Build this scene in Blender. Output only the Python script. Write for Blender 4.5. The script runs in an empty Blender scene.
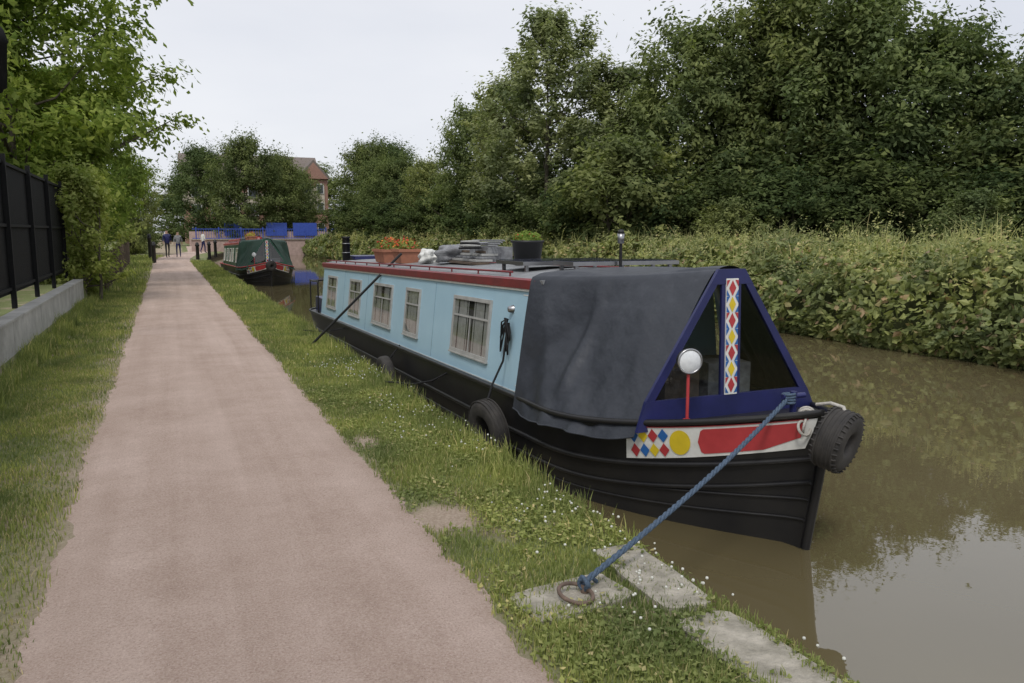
import bpy, math, random
import numpy as np
from mathutils import Vector, Matrix
random.seed(3)
R0=np.random.default_rng(11)
scene=bpy.context.scene
col=scene.collection
# ------------------------------------------------------------------ materials
def newmat(name):
    m=bpy.data.materials.new(name); m.use_nodes=True
    nt=m.node_tree; b=nt.nodes["Principled BSDF"]; return m,nt,b
def N(nt,t,**k):
    n=nt.nodes.new(t)
    for a,v in k.items(): setattr(n,a,v)
    return n
def noise(nt,vec,scale,detail=4,rough=.6):
    n=N(nt,"ShaderNodeTexNoise"); n.inputs["Scale"].default_value=scale
    n.inputs["Detail"].default_value=detail; n.inputs["Roughness"].default_value=rough
    nt.links.new(vec,n.inputs["Vector"]); return n.outputs["Fac"]
def ramp(nt,fac,p):
    r=N(nt,"ShaderNodeValToRGB"); e=r.color_ramp.elements
    e[0].position=p[0][0]; e[0].color=(*p[0][1],1); e[1].position=p[-1][0]; e[1].color=(*p[-1][1],1)
    for q in p[1:-1]:
        x=e.new(q[0]); x.color=(*q[1],1)
    nt.links.new(fac,r.inputs[0]); return r.outputs[0]
def mix(nt,fac,a,b,mode='MIX'):
    n=N(nt,"ShaderNodeMix",data_type='RGBA',blend_type=mode)
    for s,v in ((0,fac),(6,a),(7,b)):
        if isinstance(v,(int,float)): n.inputs[s].default_value=v
        elif isinstance(v,tuple): n.inputs[s].default_value=(*v,1)
        else: nt.links.new(v,n.inputs[s])
    return n.outputs[2]
def bump(nt,b,h,strength,dist=.02):
    n=N(nt,"ShaderNodeBump"); n.inputs["Strength"].default_value=strength; n.inputs["Distance"].default_value=dist
    nt.links.new(h,n.inputs["Height"]); nt.links.new(n.outputs[0],b.inputs["Normal"])
def mat(name,c,c2=None,rough=.6,scale=5,lo=.35,hi=.7,metal=0,bs=.0,bscale=60,spec=.5,bd=.01):
    m,nt,b=newmat(name)
    tc=N(nt,"ShaderNodeTexCoord").outputs["Object"]
    if c2 is None: c2=tuple(x*.75 for x in c)
    f=noise(nt,tc,scale,6)
    nt.links.new(ramp(nt,f,[(lo,c2),(hi,c)]),b.inputs["Base Color"])
    b.inputs["Roughness"].default_value=rough; b.inputs["Metallic"].default_value=metal
    b.inputs["Specular IOR Level"].default_value=spec
    if bs: bump(nt,b,noise(nt,tc,bscale,4),bs,bd)
    return m
def leafmat(name,dark,light,trans=.3,extra=None,low=.45,gloss=False):
    m,nt,b=newmat(name)
    g=N(nt,"ShaderNodeNewGeometry"); oi=N(nt,"ShaderNodeObjectInfo")
    tc=N(nt,"ShaderNodeTexCoord").outputs["Object"]
    p=[(0,dark),(.85,light)]
    if extra: p=[(0,dark),(.88,light),(.985,extra)]
    c=ramp(nt,g.outputs["Random Per Island"],p)
    f=noise(nt,tc,low,1)
    c=mix(nt,1.0,c,ramp(nt,f,[(.3,(.64,.68,.70)),(.7,(1.3,1.22,1.07))]),'MULTIPLY')
    c=mix(nt,1.0,c,ramp(nt,oi.outputs["Random"],[(0,(.82,.87,.87)),(1,(1.2,1.1,1.0))]),'MULTIPLY')
    if not gloss:
        nt.nodes.remove(b); b=N(nt,"ShaderNodeBsdfDiffuse"); nt.links.new(c,b.inputs[0])
    else:
        nt.links.new(c,b.inputs["Base Color"]); b.inputs["Roughness"].default_value=.5
        b.inputs["Specular IOR Level"].default_value=.3
    t=N(nt,"ShaderNodeBsdfTranslucent"); c2=mix(nt,1.0,c,(1.22,1.35,.75),'MULTIPLY'); nt.links.new(c2,t.inputs[0])
    ms=N(nt,"ShaderNodeMixShader"); ms.inputs[0].default_value=trans
    nt.links.new(b.outputs[0],ms.inputs[1]); nt.links.new(t.outputs[0],ms.inputs[2])
    nt.links.new(ms.outputs[0],nt.nodes["Material Output"].inputs[0])
    return m
M={}
M['leafA']=leafmat('leaf_ash',(.115,.15,.068),(.255,.305,.145),.36)
M['leafB']=leafmat('leaf_willow',(.165,.20,.11),(.34,.385,.225),.38)
M['leafC']=leafmat('leaf_maple',(.13,.20,.05),(.31,.395,.12),.42)
M['leafD']=leafmat('leaf_dark',(.078,.112,.05),(.18,.225,.105),.33)
M['leafE']=leafmat('leaf_undergrowth',(.05,.075,.032),(.13,.17,.075),.3)
M['hedge']=leafmat('leaf_bramble',(.105,.145,.055),(.28,.34,.15),.3,(.36,.28,.20),.8,True)
M['shrub']=leafmat('leaf_shrub',(.21,.27,.07),(.44,.48,.18),.4)
M['grass']=leafmat('grass_blade',(.155,.205,.075),(.33,.385,.17),.35,(.55,.50,.31),1.3)
M['straw']=leafmat('dry_grass_blade',(.34,.31,.18),(.55,.50,.33),.3)
M['tallgrass']=leafmat('tall_grass_blade',(.21,.26,.125),(.41,.45,.24),.3,(.50,.46,.30),.8)
M['bark']=mat('bark',(.13,.11,.085),(.07,.06,.045),.9,6)
M['black']=mat('hull_black',(.012,.012,.014),(.022,.021,.020),.36,3,bs=.08,bscale=25,spec=.4)
M['blue']=mat('cabin_blue',(.43,.635,.75),(.38,.58,.70),.35,2.2,bs=.03,bscale=8,spec=.4)
M['blueline']=mat('cabin_blue_trim',(.22,.36,.46),None,.4,3)
M['green']=mat('cabin_green',(.02,.09,.055),None,.4,2)
M['blue2']=mat('cabin_dark_blue',(.03,.07,.22),None,.4,2)
M['red']=mat('paint_red',(.50,.055,.06),(.40,.04,.045),.4,8)
M['maroon']=mat('roof_red',(.25,.03,.035),(.17,.03,.035),.5,6)
M['white']=mat('paint_white',(.80,.80,.77),(.66,.66,.62),.4,12)
M['yellow']=mat('paint_yellow',(.80,.60,.03),None,.4,5)
M['pblue']=mat('paint_blue',(.03,.15,.45),None,.4,5)
M['navy']=mat('frame_navy',(.022,.026,.12),(.015,.019,.08),.35,4)
M['lightgrey']=mat('window_frame_grey',(.48,.48,.46),None,.5,8)
M['roofgrey']=mat('roof_paint_grey',(.30,.31,.32),(.18,.185,.19),.6,4,bs=.1)
M['steel']=mat('steel',(.45,.45,.46),None,.3,5,metal=.9)
M['rust']=mat('rusty_iron',(.19,.13,.10),(.09,.065,.05),.8,20,bs=.3)
M['rubber']=mat('rubber',(.06,.054,.048),(.028,.026,.025),.8,9,bs=.3,bscale=40)
M['terra']=mat('terracotta',(.42,.17,.10),(.30,.13,.08),.8,10)
M['blackplastic']=mat('black_plastic',(.022,.023,.025),None,.45,5)
M['rope']=mat('rope_blue',(.10,.145,.21),(.05,.08,.125),.9,60,bs=.6,bscale=120)
M['ropeblk']=mat('rope_black',(.015,.015,.017),None,.9,60,bs=.5,bscale=120)
M['ropewht']=mat('rope_white',(.55,.52,.47),None,.9,60,bs=.5,bscale=120)
M['stone']=mat('coping_stone',(.48,.44,.37),(.25,.23,.185),.9,9,bs=.7,bscale=25,bd=.03)
M['concrete']=mat('concrete_wall',(.48,.47,.44),(.29,.285,.26),.9,2.5,bs=.4,bscale=14,bd=.02)
M['fence']=mat('fence_black',(.009,.0095,.010),None,.7,5,spec=.2)
M['wood']=mat('weathered_wood',(.16,.12,.085),(.08,.06,.045),.9,12,bs=.4)
M['brick']=mat('brick_red',(.38,.22,.17),(.29,.165,.125),.9,9)
M['quaybrick']=mat('quay_brick',(.50,.37,.33),(.36,.265,.235),.9,4)
M['cream']=mat('cream_render',(.60,.53,.43),None,.9,2)
M['rooftile']=mat('roof_tile',(.22,.18,.16),(.155,.13,.115),.9,6)
M['railblue']=mat('railing_blue',(.05,.10,.45),None,.4,6)
M['winglass']=mat('window_dark',(.09,.10,.11),None,.12,3)
M['tarp']=mat('tarp_grey',(.30,.31,.32),(.14,.14,.15),.7,9,bs=.4,bscale=12,bd=.05)
M['curtain']=mat('curtain',(.62,.60,.56),(.44,.42,.39),.9,14)
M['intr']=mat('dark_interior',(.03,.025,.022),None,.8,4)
M['flower_r']=mat('petal_red',(.6,.04,.03),None,.6,30)
M['flower_o']=mat('petal_orange',(.7,.25,.03),None,.6,30)
M['flower_w']=mat('petal_white',(.75,.75,.68),None,.7,30)
M['skin']=mat('skin',(.45,.28,.20),None,.6,10)
M['hair']=mat('hair',(.05,.035,.025),None,.7,10)
M['lens']=mat('lamp_lens',(.80,.82,.83),(.66,.68,.70),.15,30,spec=.8)
m,nt,b=newmat('cover_canvas'); tc=N(nt,"ShaderNodeTexCoord").outputs["Object"]
nt.links.new(ramp(nt,noise(nt,tc,2.5,8,.7),[(.3,(.024,.028,.037)),(.55,(.034,.039,.050)),(.75,(.060,.066,.080))]),b.inputs["Base Color"])
b.inputs["Roughness"].default_value=.48
bump(nt,b,noise(nt,tc,3.2,4,.5),.6,.05); M['cover']=m
M['covergreen']=mat('cover_green',(.02,.06,.04),None,.7,3,bs=.4,bscale=5)
m,nt,b=newmat('solar_cells'); tc=N(nt,"ShaderNodeTexCoord").outputs["Object"]
br=N(nt,"ShaderNodeTexBrick"); br.offset=0; br.inputs["Scale"].default_value=8; br.inputs["Color1"].default_value=(.012,.016,.035,1); br.inputs["Color2"].default_value=(.015,.02,.04,1)
br.inputs["Mortar"].default_value=(.2,.2,.22,1); br.inputs["Mortar Size"].default_value=.01; nt.links.new(tc,br.inputs["Vector"])
nt.links.new(br.outputs[0],b.inputs["Base Color"]); b.inputs["Roughness"].default_value=.12; M['solar']=m
m=bpy.data.materials.new('glass_pane'); m.use_nodes=True; nt=m.node_tree; nt.nodes.clear()
o=N(nt,"ShaderNodeOutputMaterial"); tr=N(nt,"ShaderNodeBsdfTransparent"); gl=N(nt,"ShaderNodeBsdfGlossy"); gl.inputs["Roughness"].default_value=.03
tr.inputs[0].default_value=(.72,.75,.75,1)
lw=N(nt,"ShaderNodeLayerWeight"); lw.inputs[0].default_value=.5
pw=N(nt,"ShaderNodeMath",operation='POWER'); pw.inputs[1].default_value=4; nt.links.new(lw.outputs["Facing"],pw.inputs[0])
ma=N(nt,"ShaderNodeMath",operation='MULTIPLY_ADD'); ma.inputs[1].default_value=.8; ma.inputs[2].default_value=.09; nt.links.new(pw.outputs[0],ma.inputs[0])
ms=N(nt,"ShaderNodeMixShader")
nt.links.new(ma.outputs[0],ms.inputs[0]); nt.links.new(tr.outputs[0],ms.inputs[1]); nt.links.new(gl.outputs[0],ms.inputs[2]); nt.links.new(ms.outputs[0],o.inputs[0]); M['glass']=m
# path
m,nt,b=newmat('towpath_gravel'); tc=N(nt,"ShaderNodeTexCoord").outputs["Object"]
c=ramp(nt,noise(nt,tc,95,6,.75),[(.25,(.32,.225,.19)),(.45,(.53,.415,.365)),(.6,(.62,.51,.455)),(.8,(.79,.70,.64))])
c=mix(nt,1.0,c,ramp(nt,noise(nt,tc,1.1,7,.75),[(.3,(.82,.78,.74)),(.7,(1.08,1.07,1.06))]),'MULTIPLY')
mp=N(nt,"ShaderNodeMapping"); mp.inputs["Scale"].default_value=(3.2,.12,1); nt.links.new(tc,mp.inputs[0])
c=mix(nt,1.0,c,ramp(nt,noise(nt,mp.outputs[0],1.0,5,.6),[(.35,(.89,.87,.84)),(.65,(1.06,1.06,1.05))]),'MULTIPLY')
vo=N(nt,"ShaderNodeTexVoronoi"); vo.inputs["Scale"].default_value=70; nt.links.new(tc,vo.inputs["Vector"])
c=mix(nt,ramp(nt,vo.outputs["Distance"],[(.0,(1,1,1)),(.18,(0,0,0))]),c,(.78,.70,.65))
vo2=N(nt,"ShaderNodeTexVoronoi"); vo2.inputs["Scale"].default_value=33; nt.links.new(tc,vo2.inputs["Vector"])
c=mix(nt,ramp(nt,vo2.outputs["Distance"],[(.0,(.7,.7,.7)),(.14,(0,0,0))]),c,(.16,.11,.09))
nt.links.new(c,b.inputs["Base Color"]); b.inputs["Roughness"].default_value=.95; b.inputs["Specular IOR Level"].default_value=.15
bump(nt,b,noise(nt,tc,120,5,.8),.9,.014); M['path']=m
# ground
m,nt,b=newmat('ground_grass_soil'); tc=N(nt,"ShaderNodeTexCoord").outputs["Object"]
g1=ramp(nt,noise(nt,tc,40,6,.7),[(.3,(.13,.155,.065)),(.6,(.23,.26,.115)),(.8,(.34,.33,.18))])
s1=ramp(nt,noise(nt,tc,55,6,.8),[(.3,(.28,.21,.155)),(.7,(.56,.46,.37))])
f=ramp(nt,noise(nt,tc,1.6,5,.6),[(.52,(0,0,0)),(.66,(1,1,1))])
sx=N(nt,"ShaderNodeSeparateXYZ"); nt.links.new(tc,sx.inputs[0])
near=N(nt,"ShaderNodeMapRange"); near.inputs[1].default_value=1.15; near.inputs[2].default_value=1.34; near.inputs[3].default_value=.75; near.inputs[4].default_value=0
nt.links.new(sx.outputs[0],near.inputs[0])
nl=N(nt,"ShaderNodeMapRange"); nl.inputs[1].default_value=-1.0; nl.inputs[2].default_value=-.6; nl.inputs[3].default_value=0; nl.inputs[4].default_value=1
nt.links.new(sx.outputs[0],nl.inputs[0])
mu=N(nt,"ShaderNodeMath",operation='MULTIPLY'); nt.links.new(near.outputs[0],mu.inputs[0]); nt.links.new(nl.outputs[0],mu.inputs[1])
f2=mix(nt,mu.outputs[0],f,(1.,1.,1.))
wn=noise(nt,tc,9,4,.6); wob=N(nt,"ShaderNodeMath",operation='MULTIPLY_ADD'); wob.inputs[1].default_value=.35; wob.inputs[2].default_value=-.17; nt.links.new(wn,wob.inputs[0])
for (px,py,pr) in[(1.40,4.25,.36),(1.36,6.1,.3)]:
    vd=N(nt,"ShaderNodeVectorMath",operation='DISTANCE'); nt.links.new(tc,vd.inputs[0]); vd.inputs[1].default_value=(px,py,0)
    sm=N(nt,"ShaderNodeMath",operation='ADD'); nt.links.new(vd.outputs["Value"],sm.inputs[0]); nt.links.new(wob.outputs[0],sm.inputs[1])
    f2=mix(nt,1.0,f2,ramp(nt,sm.outputs[0],[(pr*.5,(1,1,1)),(pr,(0,0,0))]),'LIGHTEN')
c=mix(nt,f2,g1,s1)
dk=N(nt,"ShaderNodeMapRange"); dk.inputs[1].default_value=-.05; dk.inputs[2].default_value=-.12; nt.links.new(sx.outputs[2],dk.inputs[0])
c=mix(nt,dk.outputs[0],c,(.09,.075,.05))
off=N(nt,"ShaderNodeMapRange"); off.inputs[1].default_value=10.5; off.inputs[2].default_value=11; nt.links.new(sx.outputs[0],off.inputs[0])
c=mix(nt,off.outputs[0],c,(.07,.08,.035))
nt.links.new(c,b.inputs["Base Color"]); b.inputs["Roughness"].default_value=1; b.inputs["Specular IOR Level"].default_value=.1
bump(nt,b,noise(nt,tc,60,5,.8),.8,.02); M['ground']=m
# water
m,nt,b=newmat('canal_water'); tc=N(nt,"ShaderNodeTexCoord").outputs["Object"]
nt.links.new(ramp(nt,noise(nt,tc,.35,3),[(.3,(.118,.096,.048)),(.7,(.145,.120,.064))]),b.inputs["Base Color"])
b.inputs["Roughness"].default_value=.012; b.inputs["IOR"].default_value=2.1
n1=noise(nt,tc,1.5,3,.5); n2=noise(nt,tc,8,3,.5)
ad=N(nt,"ShaderNodeMath",operation='MULTIPLY_ADD'); ad.inputs[1].default_value=.2; nt.links.new(n2,ad.inputs[0]); nt.links.new(n1,ad.inputs[2])
bump(nt,b,ad.outputs[0],.07,.028); M['water']=m

# ------------------------------------------------------------------ mesh helpers
class MB:
    def __init__(s): s.v=[];s.f=[];s.m=[];s.sm=[];s.mats=[]
    def add(s,v,f,mt,smooth=False):
        o=len(s.v); s.v+= [tuple(p) for p in v]
        if mt not in s.mats: s.mats.append(mt)
        k=s.mats.index(mt)
        for q in f: s.f.append([i+o for i in q]); s.m.append(k); s.sm.append(smooth)
    def box(s,c,d,mt,rz=0,rx=0,ry=0):
        Rm=Matrix.Rotation(rz,3,'Z')@Matrix.Rotation(ry,3,'Y')@Matrix.Rotation(rx,3,'X'); c=Vector(c)
        v=[c+Rm@Vector((x*d[0]/2,y*d[1]/2,z*d[2]/2)) for x in(-1,1) for y in(-1,1) for z in(-1,1)]
        s.add(v,[(0,1,3,2),(4,6,7,5),(0,4,5,1),(2,3,7,6),(0,2,6,4),(1,5,7,3)],mt)
    def tube(s,pts,r,mt,n=8,cap=True):
        pts=[Vector(p) for p in pts]; k=len(pts)
        if not hasattr(r,'__len__'): r=[r]*k
        V=[];up=None
        for i,p in enumerate(pts):
            d=(pts[min(i+1,k-1)]-pts[max(i-1,0)]).normalized()
            if up is None:
                up=Vector((0,0,1)) if abs(d.z)<.9 else Vector((1,0,0))
            a=d.cross(up).normalized(); b_=a.cross(d).normalized(); up=b_
            for j in range(n):
                t=2*math.pi*j/n; V.append(p+(a*math.cos(t)+b_*math.sin(t))*r[i])
        F=[(i*n+j,i*n+(j+1)%n,(i+1)*n+(j+1)%n,(i+1)*n+j) for i in range(k-1) for j in range(n)]
        s.add(V,F,mt,True)
        if cap: s.add(V[:n],[tuple(range(n))][:1],mt); s.add(V[-n:],[tuple(range(n))],mt)
    def revolve(s,c,axis,prof,mt,n=24,closed=False):
        c=Vector(c); ax=Vector(axis).normalized(); u=ax.orthogonal().normalized(); w=ax.cross(u)
        V=[];k=len(prof)
        for j in range(n):
            t=2*math.pi*j/n; d=u*math.cos(t)+w*math.sin(t)
            for (r,h) in prof: V.append(c+d*r+ax*h)
        F=[]
        kk=k if closed else k-1
        for j in range(n):
            for i in range(kk): F.append((j*k+i,j*k+(i+1)%k,((j+1)%n)*k+(i+1)%k,((j+1)%n)*k+i))
        s.add(V,F,mt,True)
    def torus(s,c,axis,Rr,r,mt,n=28,k=10,w=1.0):
        s.revolve(c,axis,[(Rr+r*math.cos(2*math.pi*i/k),w*r*math.sin(2*math.pi*i/k)) for i in range(k)],mt,n,True)
    def build(s,name,parent=None):
        me=bpy.data.meshes.new(name); me.from_pydata(s.v,[],s.f)
        for mt in s.mats: me.materials.append(M[mt])
        me.polygons.foreach_set('material_index',s.m); me.polygons.foreach_set('use_smooth',s.sm); me.update()
        o=bpy.data.objects.new(name,me); col.objects.link(o)
        if parent: o.parent=parent
        return o
def empty(name,loc=(0,0,0)):
    e=bpy.data.objects.new(name,None); e.location=loc; col.objects.link(e); return e
def npmesh(name,V,Q,mi,mats,smooth=False):
    me=bpy.data.meshes.new(name); nv=len(V); nq=len(Q)
    me.vertices.add(nv); me.vertices.foreach_set('co',V.astype(np.float32).ravel())
    me.loops.add(nq*4); me.loops.foreach_set('vertex_index',Q.astype(np.int32).ravel())
    me.polygons.add(nq); me.polygons.foreach_set('loop_start',np.arange(0,nq*4,4,dtype=np.int32))
    for k in mats: me.materials.append(M[k])
    if mi is not None: me.polygons.foreach_set('material_index',mi.astype(np.int32))
    me.polygons.foreach_set('use_smooth',np.full(nq,smooth))
    me.update(calc_edges=True); me.validate(); return me
def link(name,me,loc=(0,0,0),rz=0,sc=(1,1,1),parent=None):
    o=bpy.data.objects.new(name,me); o.location=loc; o.rotation_euler=(0,0,rz); o.scale=sc; col.objects.link(o)
    if parent: o.parent=parent
    return o
def unit(a): return a/(np.linalg.norm(a,axis=1,keepdims=True)+1e-9)
def leaves(rng,C,Nn,L,W):
    n=len(C); Nn=unit(Nn); r=unit(rng.normal(size=(n,3))); t=unit(np.cross(Nn,r)); b=np.cross(Nn,t)
    L=np.broadcast_to(L,(n,))[:,None]; W=np.broadcast_to(W,(n,))[:,None]
    V=np.stack([C-t*L,C+b*W-t*L*.1-Nn*W*.3,C+t*L,C-b*W-t*L*.1-Nn*W*.3],1).reshape(-1,3)
    Q=np.arange(n*4).reshape(n,4); return V,Q
def nptube(pts,rad,n=6):
    pts=np.array(pts,float);k=len(pts);V=[]
    for i in range(k):
        d=pts[min(i+1,k-1)]-pts[max(i-1,0)]; d/=np.linalg.norm(d)+1e-9
        u=np.array([1,0,0]) if abs(d[0])<.8 else np.array([0,1,0])
        a=np.cross(d,u);a/=np.linalg.norm(a);b=np.cross(d,a)
        for j in range(n):
            t=2*math.pi*j/n; V.append(pts[i]+(a*math.cos(t)+b*math.sin(t))*rad[i])
    Q=[(i*n+j,i*n+(j+1)%n,(i+1)*n+(j+1)%n,(i+1)*n+j) for i in range(k-1) for j in range(n)]
    return np.array(V),np.array(Q)
def combine(parts):
    Vs=[];Qs=[];Ms=[];o=0
    for V,Q,mi in parts:
        Vs.append(V);Qs.append(Q+o);Ms.append(np.full(len(Q),mi));o+=len(V)
    return np.concatenate(Vs),np.concatenate(Qs),np.concatenate(Ms)
def tree_mesh(name,seed,H,R,base,ncl,nl,ls,leaf,tr=.16,clr=.17,exp=.6,top=.8,stems=1,upb=.35,droop=0.):
    """crown = many leafy sprays, each a streak of leaves growing outward/upward from inside the crown"""
    rng=np.random.default_rng(seed); parts=[]
    h=rng.random(ncl)**.9; ang=rng.random(ncl)*2*math.pi
    env=np.sin(math.pi*np.clip(h**top*.93+.05,0,1))**exp
    p1,p2,p3=rng.random(3)*6.28
    lob=1+.22*np.sin(2*ang+p1+5*h)+.18*np.sin(5*ang+p2-7*h)+.12*np.sin(9*ang+p3+11*h)
    rr=R*env*lob*(rng.random(ncl)**.42)
    C=np.stack([np.cos(ang)*rr,np.sin(ang)*rr,base+h*(H-base)*.95],1)
    D=unit(np.stack([np.cos(ang),np.sin(ang),upb+1.3*(h-.35)],1)+rng.normal(size=(ncl,3))*.35)
    cr=R*clr*(.55+.9*rng.random(ncl)**1.5)
    w=cr**2/np.sum(cr**2)
    idx=rng.choice(ncl,nl,p=w)
    g=rng.normal(size=(nl,3))*.42; sft=rng.normal(size=nl)*.75
    P=C[idx]+(g*np.array([1,1,.62])+D[idx]*sft[:,None])*cr[idx][:,None]
    P[:,2]-=droop*np.abs(sft)*cr[idx]
    Nn=D[idx]*.5+g*.9+rng.normal(size=(nl,3))*.5+np.array([0,0,.75])
    s=ls*(.6+.8*rng.random(nl))
    k=P[:,2]>.05
    V,Q=leaves(rng,P[k],Nn[k],s[k],s[k]*.52); parts.append((V,Q,1))
    for st in range(stems):
        ox,oy=(rng.normal(size=2)*.25*(stems>1))
        top_=np.array([ox*1.3,oy*1.3,H*.72]); pts=[np.array([ox,oy,-.3])]
        for i in range(1,7):
            t=i/6; pts.append(np.array([ox,oy,0])*(1-t)+top_*t+np.array([*(rng.normal(size=2)*.12),0])*R*.2*(1-.6*t))
        rd=[tr*1.25]+[tr*(1-.88*i/6) for i in range(1,7)]
        V,Q=nptube(pts,rd,8); parts.append((V,Q,0))
        for c in C[rng.choice(ncl,min(ncl,int(40/stems)),replace=False)]:
            zz=max(.3,min(c[2]-.35*np.hypot(c[0],c[1])-.3,H*.68)); t=zz/(H*.72)
            k=min(int(t*6),5); a=pts[k]+(pts[k+1]-pts[k])*(t*6-k)
            mid=(a+c)/2+np.array([0,0,-.12*R*rng.random()])
            r0=tr*(1-.85*t)*.5+.01
            V,Q=nptube([a,mid,c],[r0,r0*.6,.012],5); parts.append((V,Q,0))
    V,Q,mi=combine(parts); return npmesh(name,V,Q,mi,['bark',leaf])
def fb(y,x=0,s=0):
    return (np.sin(y*.9+s+x*.7)+.6*np.sin(y*2.3+1.3*s-x*1.9)+.4*np.sin(y*5.1+2.1*s+x*3.7)+.25*np.sin(y*11.3+s*.7+x*7.1))/2.25

# ------------------------------------------------------------------ terrain
def bend(y): return .004*np.maximum(y-48,0)**2
xs=[-700,-200,-80,-40,-20,-12,-7,-4.5,-3,-2.4,-1.9,-1.83]
xs+=list(np.arange(-1.75,2.06,.12))+[2.1,2.17,2.22,2.26,3.5,7,11.0,11.35,11.6,12.0,12.6,13.5,15,18,24,35,60,120,300,700]
ys=[-300,-80,-30,-12,-6,-3]+list(np.arange(-1,14,.15))+list(np.arange(14.2,30,.4))+list(np.arange(31,72,1.))+[71.9,72.0,72.6,75,80,90,105,130,180,300,500,900]
def terr(x,y):
    if x<-1.8:
        k=.5*max(0,min(1,(23.5-y)/3.2)); z=k
    elif x<=2.18: z=.012*fb(y*2,x*3,1)+ (-.02 if x>2.08 else 0)
    elif x<2.24: z=-.12
    elif x<11.2: z=-1.3
    elif x<11.5: z=-.6
    elif x<11.8: z=-.1
    elif x<12.3: z=.5
    elif x<13: z=.9
    else: z=1.0
    if y>72: 
        z= .35 if x>2.2 else z+.35*min(1,(y-72)/5)
        if x>100: z=1.1
    return z
V=[];Qd=[]
for y in ys:
    for x in xs:
        xx=x
        if 1.9<x<2.3: xx=x+.05*float(fb(y*1.7,0,2))
        if x>10.9 and x<13: xx=x+.15*float(fb(y*.6,0,5))
        if -1.5<x<13: xx+=float(bend(min(y,72)))*(1 if x<12 else 0)
        V.append((xx,y,terr(x,y)))
nx=len(xs)
for j in range(len(ys)-1):
    for i in range(nx-1): Qd.append((j*nx+i,j*nx+i+1,(j+1)*nx+i+1,(j+1)*nx+i))
me=npmesh('ground',np.array(V,float),np.array(Qd),None,['ground'],False); link('ground',me)
b_=MB(); b_.add([(2.0,-80,-.35),(14.5,-80,-.35),(14.5,72.3,-.35),(2.0,72.3,-.35)],[(0,1,2,3)],'water'); b_.build('canal_water')
# towpath
V=[];Qd=[];ys2=list(np.arange(-4,16,.05))+list(np.arange(16,78,.3)); nc=14
erg=np.random.default_rng(77)
def le(y): return -.62+.03*fb(y*1.3,0,3)+.022*fb(y*9,0,7)+.012*fb(y*31,0,1)
def re_(y): return 1.25+.03*fb(y*1.2,0,9)+.025*fb(y*8,0,4)+.012*fb(y*29,0,2)
for y in ys2:
    l=float(le(y))+.008*erg.normal(); r=float(re_(y))+.008*erg.normal()
    be=float(bend(min(y,72)))
    for i in range(nc):
        t=i/(nc-1); x=l+(r-l)*t
        V.append((x+be,y,.018+.012*math.sin(math.pi*t)-(.016 if i in(0,nc-1) else 0)+(.35*min(1,max(0,y-72)/5))))
for j in range(len(ys2)-1):
    for i in range(nc-1): Qd.append((j*nc+i,j*nc+i+1,(j+1)*nc+i+1,(j+1)*nc+i))
link('towpath',npmesh('towpath',np.array(V),np.array(Qd),None,['path'],True))

# ------------------------------------------------------------------ grass
rng=R0
def bladequads(P,h,w,bendf=.5):
    n=len(P); a=rng.random(n)*2*math.pi; d=np.stack([np.cos(a),np.sin(a),0*a],1)
    a2=rng.random(n)*2*math.pi; l=np.stack([np.cos(a2),np.sin(a2),0*a],1)*(h*bendf*rng.random(n))[:,None]
    up=np.array([0,0,1.])*h[:,None]; W=w[:,None]*d
    V=np.stack([P-W,P+W,P+W*.8+up*.55+l*.3,P-W*.8+up*.55+l*.3,P+W*.12+up*.95+l,P-W*.12+up*.95+l],1).reshape(-1,3)
    o=np.arange(n)[:,None]*6; Q=np.concatenate([o+np.array([[0,1,2,3]]),o+np.array([[3,2,4,5]])]); return V,Q
def scatter(n,x0,x1,y0,y1,hm,wm,keep=None,thr=-.75):
    x=x0+(x1-x0)*rng.random(n); y=y0+(y1-y0)*rng.random(n)
    f=fb(y*3,x*4,2)+.5*rng.normal(size=n)
    k=f>thr
    if keep is not None: k&=keep(x,y,rng.random(n))
    x=x[k];y=y[k]; n=len(x)
    h=hm*(.5+.9*rng.random(n))*(1+.5*fb(y*2.2,x*3,6)); 
    return np.stack([x+bend(y),y,np.full(n,.0)],1),h,np.full(n,wm)*(.7+.6*rng.random(n))
SLABS=[(1.60,3.02,.52,.30,.12),(2.03,2.22,.30,.86,.03),(2.05,1.3,.30,.9,-.02),(2.05,3.08,.26,.72,-.03)]
def keepR(x,y,r):
    k=~(((x-1.40)**2/.05+(y-4.25)**2/.10)<(.3+.9*r+.35*fb(y*9,x*11,1)))
    k&=~(((x-1.36)**2/.03+(y-6.1)**2/.10)<r)
    for i,(cx,cy,sx_,sy_,_) in enumerate(SLABS):
        e=.07+.10*(i==3)
        k&=~((np.abs(x-cx)<sx_/2-e*r)&(np.abs(y-cy)<sy_/2-.12*r)&((fb(y*7,x*9,i)<.75)|(r<.4)))
    k&=(x>re_(y)-.045+.16*r**1.5); return k
def keepL(x,y,r):
    k=(x<le(y)+.04-.26*r**1.3); k&=(r<.40+.65*np.clip((-.62-x)/.35+.4*fb(y*1.7,x*2,8),0,1)); return k
parts=[]
for a in [(72000,1.15,2.22,1.2,9,.040,.0028,keepR),(36000,1.15,2.22,9,20,.060,.005,keepR),(22000,1.15,2.24,20,48,.10,.010,keepR),
          (6000,1.95,2.26,3.4,20,.10,.0033,keepR),
          (56000,-1.76,-.55,2.5,12,.036,.003,keepL),(30000,-1.78,-.55,12,30,.065,.006,keepL),(7000,-1.8,-1.5,6,22,.18,.005,keepL),(16000,-6,-.6,24,60,.14,.016,keepL)]:
    P,h,w=scatter(*a); V,Q=bladequads(P,h,w); parts.append((V,Q,0))
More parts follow.
